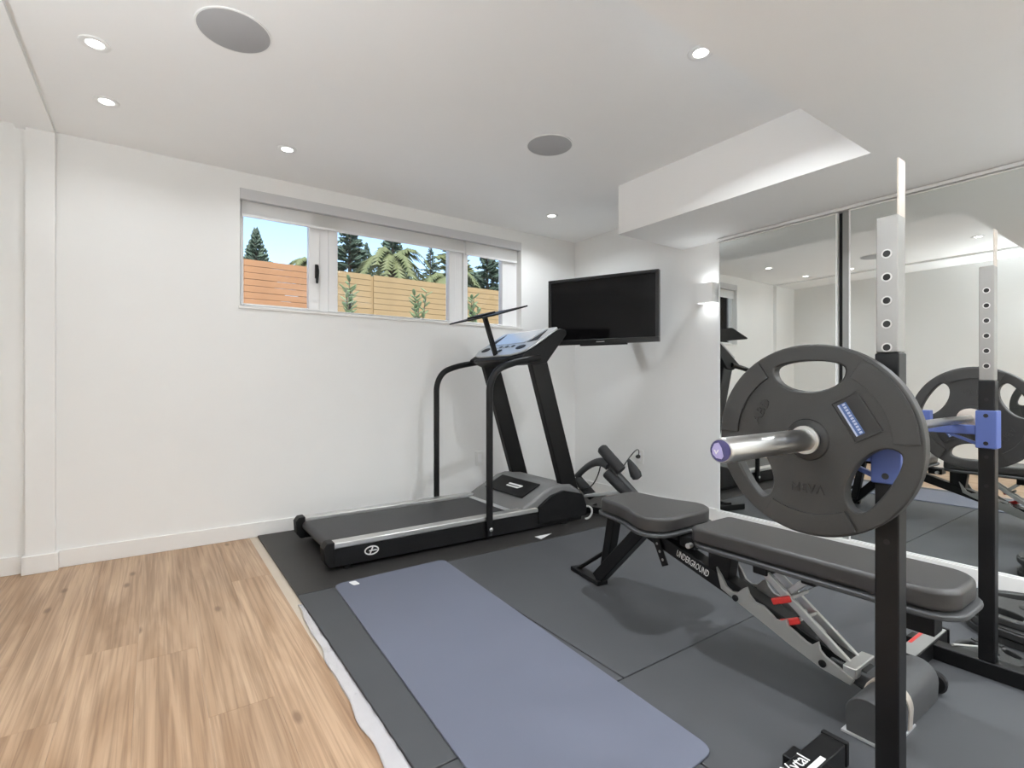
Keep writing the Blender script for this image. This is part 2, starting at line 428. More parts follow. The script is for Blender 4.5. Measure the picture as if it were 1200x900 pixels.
# ------------------------------------------------------------------ ceiling fittings
def downlight(x, y, z, label, group='recessed downlights', lit=1.):
    r = thing('recessed_downlight', (x, y, z), label, 'downlight', group)
    build('trim_ring', MB().lathe([(.030, -.001), (.034, -.004), (.048, -.006), (.054, -.003), (.055, 0), (.030, 0)], (0, 0, 0), (0, 0, 1), 28), 'lamp_white', r, world=False)
    build('lens', MB().lathe([(0, -.0026), (.031, -.0026), (.031, 0)], (0, 0, 0), (0, 0, 1), 24), 'lamp_lens', r, world=False)
    ld = bpy.data.lights.new('downlight_lamp', 'AREA'); ld.shape = 'DISK'; ld.size = .06; ld.energy = LAMP_W*lit; ld.color = (.91, .96, 1)
    ld.spread = math.radians(150)
    lo = bpy.data.objects.new('downlight_lamp', ld); COL.objects.link(lo); lo.parent = r; lo.location = (0, 0, -.009)
downlight(-.205, 2.716, H, 'lit recessed downlight near the boxed pier, further from the window wall', lit=.22)
downlight(-.20, 3.24, H, 'lit recessed downlight near the boxed pier, closer to the window wall', lit=.22)
downlight(.648, 3.277, H, 'lit recessed downlight in the ceiling above the handled window sash', lit=.30)
downlight(2.72, 3.30, H, 'lit recessed downlight in the ceiling above the television', lit=.75)
downlight(1.90, 1.31, H, 'lit recessed downlight tucked beside the inner edge of the lowered soffit', lit=2.3)
downlight(.32, 1.42, H, 'recessed downlight seen only in the wide mirror', lit=1.)
for x, y in ((-.4, -.7), (1.0, -.7), (2.3, -.7), (-.4, -2.0), (1.0, -2.0), (2.3, -2.0), (3.05, .1)):  # added lamps behind the camera, there only as fill light
    downlight(x, y, HS, 'added fill downlight in the lowered ceiling behind the squat stands', 'added fill downlights in the lowered ceiling', lit=.6 if x < 1.5 else 1.9)
def speaker(x, y, r0, label):
    r = thing('ceiling_speaker', (x, y, H), label, 'speaker', 'round ceiling speakers')
    build('grille', MB().lathe([(0, -.006), (r0-.008, -.006), (r0-.004, -.004), (r0-.004, 0)], (0, 0, 0), (0, 0, 1), 48), 'speaker_cloth', r, world=False)
    build('rim', MB().lathe([(r0-.004, -.005), (r0, -.005), (r0, 0), (r0-.004, 0)], (0, 0, 0), (0, 0, 1), 48), 'lamp_white', r, world=False)
speaker(.258, 2.30, .136, 'round pale grey ceiling speaker near the boxed pier')
speaker(1.905, 2.33, .136, 'round pale grey ceiling speaker near the soffit and treadmill')

# sconce
def sconce(o, nrm, label, up_w, down_w):
    """box sconce; o = wall point at its bottom centre, nrm = direction into the room"""
    r = thing('wall_sconce', o, label, 'sconce', 'box wall sconces', rz=math.atan2(nrm[1], nrm[0]))
    w = .066
    build('shade', MB().box(0, .095, -w, -w+.004, 0, .146).box(0, .095, w-.004, w, 0, .146).box(.09, .095, -w+.004, w-.004, 0, .146), 'lamp_white', r, world=False)
    for z in (.016, .125):
        build('diffuser', MB().box(0, .088, -w+.005, w-.005, z, z+.005), 'sconce_diffuser', r, world=False)
    for z, rx, e in ((.012, 0, down_w), (.134, PI, up_w)):
        ld = bpy.data.lights.new('sconce_lamp', 'AREA'); ld.shape = 'RECTANGLE'; ld.size = .07; ld.size_y = .1; ld.energy = e; ld.color = (.885, .95, 1)
        lo = bpy.data.objects.new('sconce_lamp', ld); COL.objects.link(lo); lo.parent = r
        lo.location = (.045, 0, z); lo.rotation_euler = (rx, 0, 0)
sconce((XR, 2.272, 1.634), (-1, 0), 'white box wall sconce mounted beside the tall mirror', .22, .22)
sconce((XL, .70, 1.25), (1, 0), 'added unseen fill sconce on the wall facing the mirrors', FILL_SCONCE_W*1.25, 1.5)  # added out of view to throw light up onto the main ceiling
sconce((XL, -1.2, 1.20), (1, 0), 'added unseen fill sconce on the mirror-facing wall under the lowered ceiling', FILL_SCONCE_W*.45, 1.5)  # added uplight for the lowered ceiling
sconce((XR, -1.75, 1.30), (-1, 0), 'added unseen fill sconce past the end of the wide mirror', FILL_SCONCE_W*1.6, 1.5)  # added uplight out of view, prompted by a hint of glow there
sconce((1.3, YF, 1.20), (0, 1), 'added unseen fill sconce on the wall opposite the window', FILL_SCONCE_W*.9, 1.5)  # added uplight behind the camera

def outlet(name, o, ex, label):
    ex = Vector(ex); ez = Vector((0, 0, 1)); ny = ex.cross(ez)          # ny points into the room
    r = thing(name, o, label, 'outlet')
    M = frame_matrix(o, ex, ez)
    a = MB().prism(rrect(-.04, .04, -.06, .06, .006), 'z', 0, .007); 
    p = build('cover_plate', a, 'socket', None, bevel=.002); p.data.transform(M); p.data.transform(wm(r).inverted()); p.parent = r
    a = MB().prism(rrect(-.018, .018, -.036, .036, .004), 'z', .007, .010)
    q = build('socket_face', a, 'frame_white', None, bevel=.001); q.data.transform(M); q.data.transform(wm(r).inverted()); q.parent = r
outlet('wall_outlet', (2.315, YB, .383), (1, 0, 0), 'white wall outlet behind the treadmill handrail')
outlet('wall_outlet', (XR, 2.965, .40), (0, -1, 0), 'white wall outlet with a black plug below the television')

# ------------------------------------------------------------------ television
tv = thing('television', (2.99, 3.0, 1.36), 'black flat screen television on a wall arm in the corner', 'television', rz=math.radians(-65.2))
w2, th = .475, .562
fr = MB().box(-w2, w2, -.002, .045, 0, .04).box(-w2, w2, -.002, .045, th-.025, th).box(-w2, -w2+.026, -.002, .045, .04, th-.025).box(w2-.026, w2, -.002, .045, .04, th-.025)
build('bezel', fr, 'tv_black', tv, world=False, bevel=.003)
build('screen', MB().box(-w2+.024, w2-.024, .008, .02, .038, th-.023), 'tv_screen', tv, world=False)
build('back_shell', MB().box(-w2+.03, w2-.03, .045, .075, .04, th-.03).box(-.3, .3, .075, .10, .1, .42), 'black_plastic', tv, world=False, bevel=.01)
build('badge', MB().box(-.035, .035, -.004, -.002, .014, .022), 'silver', tv, world=False)
build('speaker_bar', MB().box(-.18, .22, -.006, .03, -.012, 0), 'black_plastic', tv, world=False, bevel=.003)
arm = MB().box(-.1, .1, .10, .115, .18, .38)
build('mount_plate', arm, 'black_paint', tv, world=False, bevel=.002)
build('wall_arm', MB().bar((3.07, 3.04, 1.64), (XR, 3.12, 1.64), .05, .06).box(XR-.012, XR, 3.04, 3.20, 1.52, 1.76), 'black_paint', tv, bevel=.003)

# ------------------------------------------------------------------ rubber flooring, mats
def mat_tile(x0, x1, y0, y1, label, material='rubber', g=.0025, z1=.012):
    o = build('rubber_mat', MB().box(x0+g, x1-g, y0+g, y1-g, -.002, z1), material, bevel=.003)
    return tag(o, label, 'mat', 'rubber floor mats')
mat_tile(.56, 3.368, 2.60, YB-.016, 'black rubber floor mat spread under the treadmill', 'rubber_black')
mat_tile(.56, 1.33, 1.22, 2.60, 'dark grey rubber floor mat under the far end of the blue exercise mat')
mat_tile(1.33, 3.368, 1.22, 2.60, 'dark grey rubber floor mat under the padded bench seat')
mat_tile(.56, 1.20, -1.0, 1.22, 'dark grey rubber floor mat under the near end of the blue exercise mat')
mat_tile(1.20, 3.368, -1.0, 1.22, 'dark grey rubber floor mat under the squat stands')
ym = thing('exercise_mat', (1.0, 1.7, .012), 'slate blue rolled-out exercise mat lying on the rubber flooring', 'mat', rz=math.radians(-2.6))
YO = [(.736, 2.615), (1.362, 2.632), (1.268, .83), (.655, .80)]
def round_poly(P, r, n=6):
    out = fillet([Vector((*P[-1], 0))*.5+Vector((*P[0], 0))*.5] + [Vector((*p, 0)) for p in P] + [Vector((*P[-1], 0))*.5+Vector((*P[0], 0))*.5], r, n)
    return [(p.x, p.y) for p in out[1:-1]]
build('mat_body', MB().prism(round_poly(YO, .045), 'z', .012, .019), 'yoga', ym, bevel=.002)
build('mat_label', MB().prism(round_poly([(.806, 2.602), (.842, 2.602), (.848, 2.548), (.816, 2.546)], .008), 'z', .019, .0196), 'white_label', ym)
# plastic underlay film peeping out between oak and rubber
nu, nv = 7, 90
vs, fs = [], []
for j in range(nv):
    yy = .75 + (2.50-.75)*j/(nv-1)
    wd = .062 * min(1, .35 + .9*(1-j/(nv-1)) + .25*math.sin(j*.35)*.3)
    for i in range(nu):
        uu = i/(nu-1)
        z = .003 + .006*abs(math.sin(j*.9+i*1.7))*random.random()*(1 if 0 < i < nu-1 else .2) + .004*random.random()
        vs.append((.560-wd*(1-uu)+.0025*math.sin(j*.6)*(1-uu), yy, z))
for j in range(nv-1):
    for i in range(nu-1): fs.append((j*nu+i, j*nu+i+1, (j+1)*nu+i+1, (j+1)*nu+i))
fm = MB(); fm._add(vs, fs)
fo = build('underlay_film', fm, 'film', fix=False, smooth=35)
sd = fo.modifiers.new('thick', 'SOLIDIFY'); sd.thickness = .0012
tag(fo, 'crinkled silvery underlay film strip between the oak floor and rubber mats', 'underlay')
tag(build('paper_scrap', MB().prism([(2.068, 2.688), (2.212, 2.682), (2.072, 2.622)], 'z', .0122, .0130), 'white_label'),
    'small pale triangular scrap on the floor by the treadmill', 'scrap')

# ------------------------------------------------------------------ treadmill
tm = thing('treadmill', (1.7, 3.16, 0.012), 'black and silver treadmill with belt, console and tall handrails by the window wall', 'treadmill')
TY0, TY1 = 2.80, 3.53
for ya, yb, s in ((TY0, TY0+.075, 1), (TY1-.075, TY1, -1)):
    build('side_skirt', MB().prism([(.795, .034), (2.60, .022), (2.62, .12), (2.20, .135), (.77, .135)], 'y', ya+.006, yb), 'black_plastic', tm, bevel=.006)
    build('side_rail', MB().prism([(.755, .135), (2.19, .135), (2.19, .160), (2.17, .168), (.78, .168), (.755, .158)], 'y', ya, yb), 'silver', tm, bevel=.007, seg=3)
    c = build('end_cap', MB().prism([(.735, .145), (.755, .172), (.795, .174), (.795, .036), (.765, .036), (.74, .07)], 'y', ya-.004, yb+.004), 'black_plastic', tm, bevel=.008)
    build('cap_bolt', MB().lathe([(0, -.003), (.010, -.003), (.010, .003)], (.742, (ya+yb)/2, .115), (1, 0, 0), 12), 'silver', c)
    build('foot', MB().lathe([(.022, .012), (.022, .03), (.015, .034), (.015, .06)], (.87, (ya+yb)/2, 0), (0, 0, 1), 14), 'black_plastic', tm)
    build('foot', MB().lathe([(.03, .012), (.03, .05)], (2.45, (ya+yb)/2, 0), (0, 0, 1), 14), 'black_plastic', tm)
build('deck', MB().box(.83, 2.2, TY0+.075, TY1-.075, .095, .135), 'black_plastic', tm)
bl = [(.83, .095)] + [(.80+.028*math.cos(a), .118+.028*math.sin(a)) for a in [PI*1.5-PI*k/8 for k in range(9)]] + [(2.12, .146), (2.12, .138), (.83, .138)]
build('running_belt', MB().prism(bl, 'y', TY0+.082, TY1-.082), 'belt', tm, bevel=0)
hood = MB().prism([(2.03, .135), (2.06, .172), (2.12, .205), (2.31, .292), (2.38, .305), (2.50, .295), (2.60, .235), (2.62, .05), (2.05, .05)], 'y', TY0+.012, TY1-.012)
ho = build('motor_hood', hood, 'hood_grey', tm, bevel=.022, seg=3)
build('hood_panel', MB().prism([(2.135, .218), (2.30, .294), (2.297, .299), (2.130, .223)], 'y', TY0+.12, TY1-.12), 'black_plastic', ho)
d = Vector((.166, 0, .0765)).normalized()
Mh = frame_matrix((2.212, 3.13, .2605), (0, -1, 0), d)
badge = MB().box(-.085, .085, .012, .026, 0, .003).box(-.085, .06, -.014, 0, 0, .003).prism([(.06, -.014), (.085, .012), (.085, .02), (.06, 0)], 'z', 0, .003)
bo = build('hood_badge', badge, 'white_print', None); bo.data.transform(Mh); bo.data.transform(wm(tm).inverted()); bo.parent = ho
build('footplate', MB().box(2.0, 2.10, TY0+.08, TY1-.08, .138, .150), 'silver_paint', tm, bevel=.003)
side = MB().prism([(2.19, .05), (2.19, .168), (2.30, .235), (2.42, .26), (2.60, .215), (2.64, .13), (2.64, .05)], 'y', TY0-.008, TY0+.02)
build('hood_side', side, 'black_paint', tm, bevel=.005)
side = MB().prism([(2.19, .05), (2.19, .168), (2.30, .235), (2.42, .26), (2.60, .215), (2.64, .13), (2.64, .05)], 'y', TY1-.02, TY1+.008)
build('hood_side', side, 'black_paint', tm, bevel=.005)
for y in (TY0+.055, TY1-.055):
    build('upright', MB().bar((2.545, y, .15), (2.205, y, 1.235), .056, .145, up=(1, 0, .3)), 'black_paint', tm, bevel=.010, seg=3)
    # tubular handrail
    yy = TY0-.015 if y < 3.1 else TY1+.015
    path = fillet([(1.775, yy, .045), (1.775, yy, 1.03), (1.83, yy, 1.125), (1.96, yy, 1.172), (2.20, yy+(.02 if y < 3.1 else -.02), 1.215)], .10, 7)
    hr = build('handrail', MB().tube(path, .0225, 14), 'black_paint', tm, smooth=60)
    build('rail_bolt', MB().lathe([(.013, 0), (.013, .006), (.007, .010)], (1.775, yy + (-.018 if y < 3.1 else .018), .09), (0, -1 if y < 3.1 else 1, 0), 12), 'silver', hr)
con = build('console', MB().prism([(2.055, 1.222), (2.055, 1.205), (2.16, 1.165), (2.27, 1.175), (2.345, 1.262), (2.46, 1.392), (2.455, 1.425), (2.40, 1.432)], 'y', TY0+.01, TY1-.01), 'black_plastic', tm, bevel=.016, seg=3)
ex = Vector((.345, 0, .21)).normalized(); up = Vector((-ex.z, 0, ex.x))
def on_console(name, poly, h0, h1, material, parent, bevel=.003):
    """poly in (u across the console from its near end, v up the slope)"""
    M = frame_matrix((2.055, TY0+.012, 1.224), (0, 1, 0), ex)
    # frame z = (0,1,0) x ex points down, so flip it
    mb = MB().prism(poly, 'z', -h1, -h0)
    o = build(name, mb, material, None, bevel=bevel); o.data.transform(M); o.data.transform(wm(tm).inverted()); o.parent = parent
    return o
CW = TY1-TY0-.024
face = on_console('console_face', [(0.0, .10), (.05, .03), (.14, 0), (CW-.14, 0), (CW-.05, .03), (CW, .10), (CW, .38), (CW-.03, .402), (.03, .402), (0, .38)], 0, .018, 'silver_paint', con, .008)
on_console('display', [(.15, .175), (CW-.15, .175), (CW-.10, .375), (.10, .375)], .018, .021, 'screen_glass', con)
on_console('display_wing', [(.035, .20), (.13, .175), (.088, .36)], .018, .020, 'black_plastic', con, 0)
on_console('display_wing', [(CW-.035, .20), (CW-.13, .175), (CW-.088, .36)], .018, .020, 'black_plastic', con, 0)
for u0 in (.075, CW-.165):
    cp = on_console('cup_holder', [(u0+.05+.05*math.cos(k*PI/12), .105+.032*math.sin(k*PI/12)) for k in range(24)], .018, .021, 'black_plastic', con, 0)
for k in range(6):
    u0 = .235+k*.04
    on_console('button', rrect(u0, u0+.028, .12, .145, .005, 3), .018, .022, ('grey_plastic', 'silver')[k % 2], con, 0)
on_console('key_slot', rrect(CW/2-.02, CW/2+.02, .05, .085, .006, 3), .018, .024, 'black_plastic', con, 0)
build('grip_bar', MB().tube(fillet([(2.19, TY0+.05, 1.20), (2.03, TY0+.12, 1.205), (2.03, TY1-.12, 1.205), (2.19, TY1-.05, 1.20)], .05), .014, 12), 'black_paint', tm, smooth=60)
# reading rack above the console
rk = build('reading_rack', MB().bar((2.065, 3.15, 1.235), (1.965, 3.15, 1.52), .035, .028, up=(1, 0, 0)), 'black_paint', tm, bevel=.004)
M = Matrix.Translation((1.992, 3.165, 1.533)) @ Matrix.Rotation(-math.radians(17.5), 4, 'Y')
sh = build('rack_shelf', MB().prism(rrect(-.15, .15, -.325, .325, .02), 'z', -.005, .005), 'black_plastic', None, bevel=.002); sh.data.transform(M); sh.data.transform(wm(tm).inverted()); sh.parent = rk
sh = build('shelf_ledge', MB().prism(rrect(-.10, .02, -.10, .12, .01), 'z', .005, .018), 'black_plastic', None, bevel=.003); sh.data.transform(M); sh.data.transform(wm(tm).inverted()); sh.parent = rk
# oval logo on the near skirt
def ring(rx, rz, w, c, y, n=36):
    mb = MB(); vs = []; 
    for k in range(n):
        a = 2*PI*k/n
        for q in (0, 1):
            for yy in (y, y-.002): vs.append((c[0]+(rx-w*q)*math.cos(a), yy, c[1]+(rz-w*q)*math.sin(a)))
    fs = []
    for k in range(n):
        j = (k+1) % n; A = 4*k; B = 4*j
        fs += [(A+1, B+1, B+3, A+3), (A, A+2, B+2, B), (A, B, B+1, A+1), (A+2, A+3, B+3, B+2)]
    mb._add(vs, fs); return mb
lg = ring(.042, .026, .007, (1.00, .092), TY0+.006)
lg.prism([(.985, .070), (.992, .070), (1.012, .114), (1.004, .114)], 'y', TY0+.004, TY0+.006).prism([(.985, .088), (1.03, .088), (1.03, .094), (.985, .094)], 'y', TY0+.004, TY0+.006)
build('skirt_logo', lg, 'white_print', tm)
cab = bez((2.60, TY0+.02, .10), (2.72, TY0-.03, .16), (2.66, TY0-.06, .02), (2.60, TY0-.03, .035), 14)
build('power_lead', MB().tube(cab, .008, 8), 'grey_cable', tm, smooth=80)

# ------------------------------------------------------------------ foam-roller trainer in the corner
ft = thing('roller_trainer', (2.9, 2.75, .012), 'black and grey foam-roller trainer standing between treadmill and corner wall', 'exercise machine')
build('base_rail', MB().bar((2.78, 2.98, .05), (2.98, 2.35, .05), .06, .05), 'black_paint', ft, bevel=.006)
build('base_foot', MB().bar((2.70, 2.93, .035), (2.95, 3.03, .035), .05, .046), 'black_paint', ft, bevel=.006)
build('base_foot', MB().bar((2.83, 2.32, .035), (3.13, 2.40, .035), .05, .046), 'black_paint', ft, bevel=.006)
build('cross_tray', MB().bar((2.80, 2.95, .15), (2.86, 2.60, .235), .10, .022), 'silver_paint', ft, bevel=.004)
build('mast', MB().tube(fillet([(2.98, 2.45, .05), (2.92, 2.56, .20), (2.84, 2.69, .36), (2.81, 2.78, .44)], .06), [.034]*6+[.03]*8+[.028]*(2+14-14) if False else .030, 14), 'grey_plastic', ft, smooth=60)
yoke = MB().tube(bez((2.80, 2.72, .41), (2.80, 2.80, .47), (2.80, 2.95, .40), (2.79, 3.06, .285), 10), [.036, .037, .036, .034, .031, .028, .026, .025, .024, .024, .026], 14)
build('yoke', yoke, 'grey_plastic', ft, smooth=60)
def roller(p, q, r, endmat):
    p, q = Vector(p), Vector(q); L = (q-p).length
    o = build('foam_roller', MB().lathe([(r*.75, 0), (r*.94, .006), (r, .016), (r, L-.016), (r*.94, L-.006), (r*.75, L)], p, q-p, 20), 'foam', ft, smooth=30)
    build('end_plug', MB().lathe([(0, -.008), (r*.6, -.007), (r*.72, -.002), (r*.72, .003)], p, q-p, 18), endmat, o)
roller((2.775, 2.775, .545), (2.83, 2.62, .385), .042, 'grey_plastic')
roller((2.785, 2.735, .365), (2.86, 2.56, .20), .040, 'silver')
roller((2.79, 3.065, .265), (2.84, 2.93, .135), .040, 'grey_plastic')
build('counterweight', MB().lathe([(.010, 0), (.022, .03), (.036, .08), (.043, .12), (.036, .15), (.012, .16)], (2.88, 2.60, .47), (.05, -.06, -.16), 18), 'foam', ft)
cord = bez((2.83, 2.62, .40), (2.95, 2.62, .52), (3.25, 2.80, .55), (3.41, 2.965, .41), 18)
build('cord', MB().tube(cord, .0045, 8), 'cable', ft, smooth=80)
build('plug', MB().lathe([(.016, 0), (.018, .012), (.012, .03)], (3.418, 2.965, .405), (-1, 0, 0), 14), 'cable', ft)
build('loop_cable', MB().tube(bez((2.79, 2.80, .40), (2.80, 2.86, .22), (2.78, 2.96, .16), (2.77, 3.06, .22), 14), .005, 8), 'cable', ft, smooth=80)

# ------------------------------------------------------------------ weight bench
BX = 1.87
wb = thing('weight_bench', (BX, 1.1, .012), 'adjustable black padded weight bench with grey ladder frame and red levers', 'bench')
bp = rrect(BX-.136, BX+.136, .43, 1.25, .085, 8)
# far end of the backrest is squarer
far_end = rrect(BX-.136, BX+.136, .43, 1.25, .03, 8)
bp = [q if p[1] > .8 else p for p, q in zip(bp, far_end)]
pad = build('back_pad', MB().prism(bp, 'z', .405, .468), 'vinyl', wb, bevel=.016, seg=4)
build('pad_tray', MB().prism(rrect(BX-.148, BX+.148, .415, 1.262, .095, 8), 'z', .388, .405), 'grey_plastic', pad, bevel=.006, seg=3)
sp = []
for (y, hw) in ((1.345, .10), (1.352, .15), (1.375, .185), (1.41, .205), (1.45, .208), (1.50, .190), (1.55, .165), (1.62, .145), (1.70, .135), (1.74, .128), (1.765, .105), (1.772, .07)):
    sp.append((hw, y))
seat_poly = [(BX+a, y) for a, y in sp] + [(BX-a, y) for a, y in sp[::-1]]
def tilt(o, ang, piv):
    M = Matrix.Translation(piv) @ Matrix.Rotation(ang, 4, 'X') @ Matrix.Translation(-Vector(piv))
    P = wm(wb); o.data.transform(P.inverted() @ M @ P)
seat = build('seat_pad', MB().prism(seat_poly, 'z', .412, .476), 'vinyl', wb, bevel=.016, seg=4); tilt(seat, math.radians(1.5), (BX, 1.36, .43))
st = build('pad_tray', MB().prism([(BX+(x-BX)*1.06, 1.56+(y-1.56)*1.05) for x, y in seat_poly], 'z', .396, .412), 'grey_plastic', seat, bevel=.006, seg=3); tilt(st, math.radians(1.5), (BX, 1.36, .43))
mbm = build('main_beam', MB().bar((BX, 1.60, .372), (BX, .62, .032+.04), .074, .06), 'black_paint', wb, bevel=.006)
# lettering strip on the beam side
bd = (Vector((BX, .62, .072))-Vector((BX, 1.60, .372))).normalized(); bu = Vector((0, -bd.z, bd.y)); bu = bu if bu.z > 0 else -bu
pc = Vector((BX, 1.60, .372)) + bd*.309 + Vector((-.0374, 0, 0))
text_part('beam_lettering', 'UNDERGROUND', .040, frame_matrix(pc, bd, bu) @ Matrix.Diagonal((.52, 1, 1, 1)), 'white_print', mbm, .0014)
# front leg group
build('front_leg', MB().bar((BX, 1.585, .36), (BX, 1.885, .035), .058, .062, up=(0, 1, 1)), 'black_paint', wb, bevel=.005)
build('front_post', MB().bar((BX+.03, 1.80, .395), (BX+.03, 1.865, .06), .055, .05, up=(0, 1, 0)), 'black_paint', wb, bevel=.005)
build('front_brace', MB().tube([(BX+.02, 1.86, .17), (BX+.01, 2.06, .025)], .011, 10), 'black_paint', wb)
build('front_foot', MB().bar((BX-.02, 1.84, .023), (BX+.02, 2.09, .023), .062, .022), 'black_paint', wb, bevel=.003)
build('under_frame', MB().bar((BX, 1.38, .372), (BX, 1.84, .385), .07, .03), 'black_paint', wb, bevel=.004)
so = MB().bar((BX-.045, 1.50, .37), (BX-.045, 1.435, .235), .008, .034, up=(0, 1, .4))
strap = build('adjust_strap', so, 'black_paint', wb, bevel=.002)
for t in (.35, .58, .82):
    p = Vector((BX-.0492, 1.50, .37)).lerp(Vector((BX-.0492, 1.435, .235)), t)
    build('strap_hole', MB().lathe([(0, 0), (.006, 0), (.006, .001)], p, (-1, 0, 0), 10), 'grey_metal', strap)
build('hinge_bracket', MB().box(BX-.05, BX+.05, 1.275, 1.36, .345, .39), 'black_paint', wb, bevel=.006)
build('hinge_pin', MB().tube([(BX-.075, 1.30, .362), (BX+.075, 1.30, .362)], .011, 12), 'silver', wb)
build('pivot_bracket', MB().prism([(1.13, .385), (1.235, .385), (1.235, .27), (1.15, .235)], 'x', BX-.030, BX+.030), 'black_paint', wb, bevel=.004)
# notched ladders
LP = [(1.171, .315), (1.150, .288), (1.128, .252), (1.105, .240), (1.080, .245), (1.058, .268), (1.045, .276), (1.036, .252), (1.014, .231), (.984, .228), (.955, .210), (.938, .197),
      (.920, .198), (.900, .212), (.894, .190), (.868, .178), (.835, .160), (.818, .156), (.797, .176), (.790, .150), (.775, .136), (.721, .113), (.690, .100), (.700, .078), (.790, .094), (.893, .130), (.984, .168), (1.084, .208), (1.150, .238)]
for xx, zz in ((BX-.075, 0), (BX+.060, 0)):
    ld = build('notched_ladder', MB().prism(LP, 'x', xx, xx+.012), 'grey_metal', wb, bevel=.0015)
    for yy, z2 in ((1.088, .222), (.782, .112)):
        build('ladder_bolt', MB().lathe([(.012, 0), (.012, .004), (.006, .006)], (xx-.001, yy, z2), (-1, 0, 0), 12), 'black_paint', ld)
build('ladder_axle', MB().tube([(BX-.07, 1.088, .222), (BX+.07, 1.088, .222)], .010, 10), 'black_paint', wb)
# support strut that drops into the notches
for xx in (BX-.030, BX+.030):
    build('support_strut', MB().bar((xx, 1.012, .345), (xx, .715, .118), .014, .026), 'silver', wb, bevel=.003)
build('strut_foot', MB().bar((BX-.072, .705, .118), (BX+.072, .705, .118), .040, .034), 'silver', wb, bevel=.005)
build('strut_hanger', MB().box(BX-.045, BX+.045, .985, 1.04, .325, .388), 'black_paint', wb, bevel=.006)
build('short_strut', MB().bar((BX-.012, .855, .35), (BX-.012, .945, .262), .014, .022), 'silver', wb, bevel=.003)
build('strut_hanger', MB().box(BX-.03, BX+.03, .825, .875, .335, .388), 'black_paint', wb, bevel=.006)
for yy, zz in ((.925, .265), (.895, .200)):
    lv = MB().bar((BX-.035, yy-.022, zz+.008), (BX-.062, yy+.032, zz-.014), .012, .024)
    l = build('lever', lv, 'red_plastic', wb, bevel=.005)
    build('lever_shank', MB().bar((BX-.03, yy-.018, zz+.008), (BX+.03, yy-.05, zz+.03), .008, .012), 'silver', l, bevel=.002)
# rear base
hoodp = [(.552, .014), (.658, .014)] + [(.605+.056*math.cos(k*PI/12), .074+.058*math.sin(k*PI/12)) for k in range(13)]
build('rear_base', MB().prism(hoodp, 'x', BX-.215, BX+.19), 'grey_plastic', wb, bevel=.004, seg=2)
build('base_liner', MB().prism([(.548, .013), (.668, .013), (.668, .019), (.548, .019)], 'x', BX-.222, BX-.02), 'silver_paint', wb)
build('base_sleeve', MB().prism([(y+(y-.605)*.07, z+(z-.06)*.06+.002) for y, z in hoodp], 'x', BX-.075, BX-.045), 'cream_metal', wb, bevel=.002)
build('base_cover', MB().bar((BX, .78, .105), (BX, .62, .085), .085, .055), 'grey_plastic', wb, bevel=.012)
for xx in (BX+.215,):
    whl = build('transport_wheel', MB().lathe([(.010, -.014), (.030, -.014), (.036, -.008), (.036, .008), (.030, .014), (.010, .014)], (xx+.02, .575, .048), (1, .15, 0), 20), 'black_plastic', wb)
    build('wheel_hub', MB().lathe([(0, .017), (.012, .016), (.014, .012)], (xx+.02, .575, .048), (-1, -.15, 0), 14), 'silver', whl)
    build('wheel_arm', MB().bar((BX+.16, .60, .065), (xx+.01, .58, .05), .022, .03), 'black_paint', wb, bevel=.004)
build('head_bracket', MB().box(BX-.035, BX+.035, .50, .575, .30, .388), 'black_paint', wb, bevel=.003)

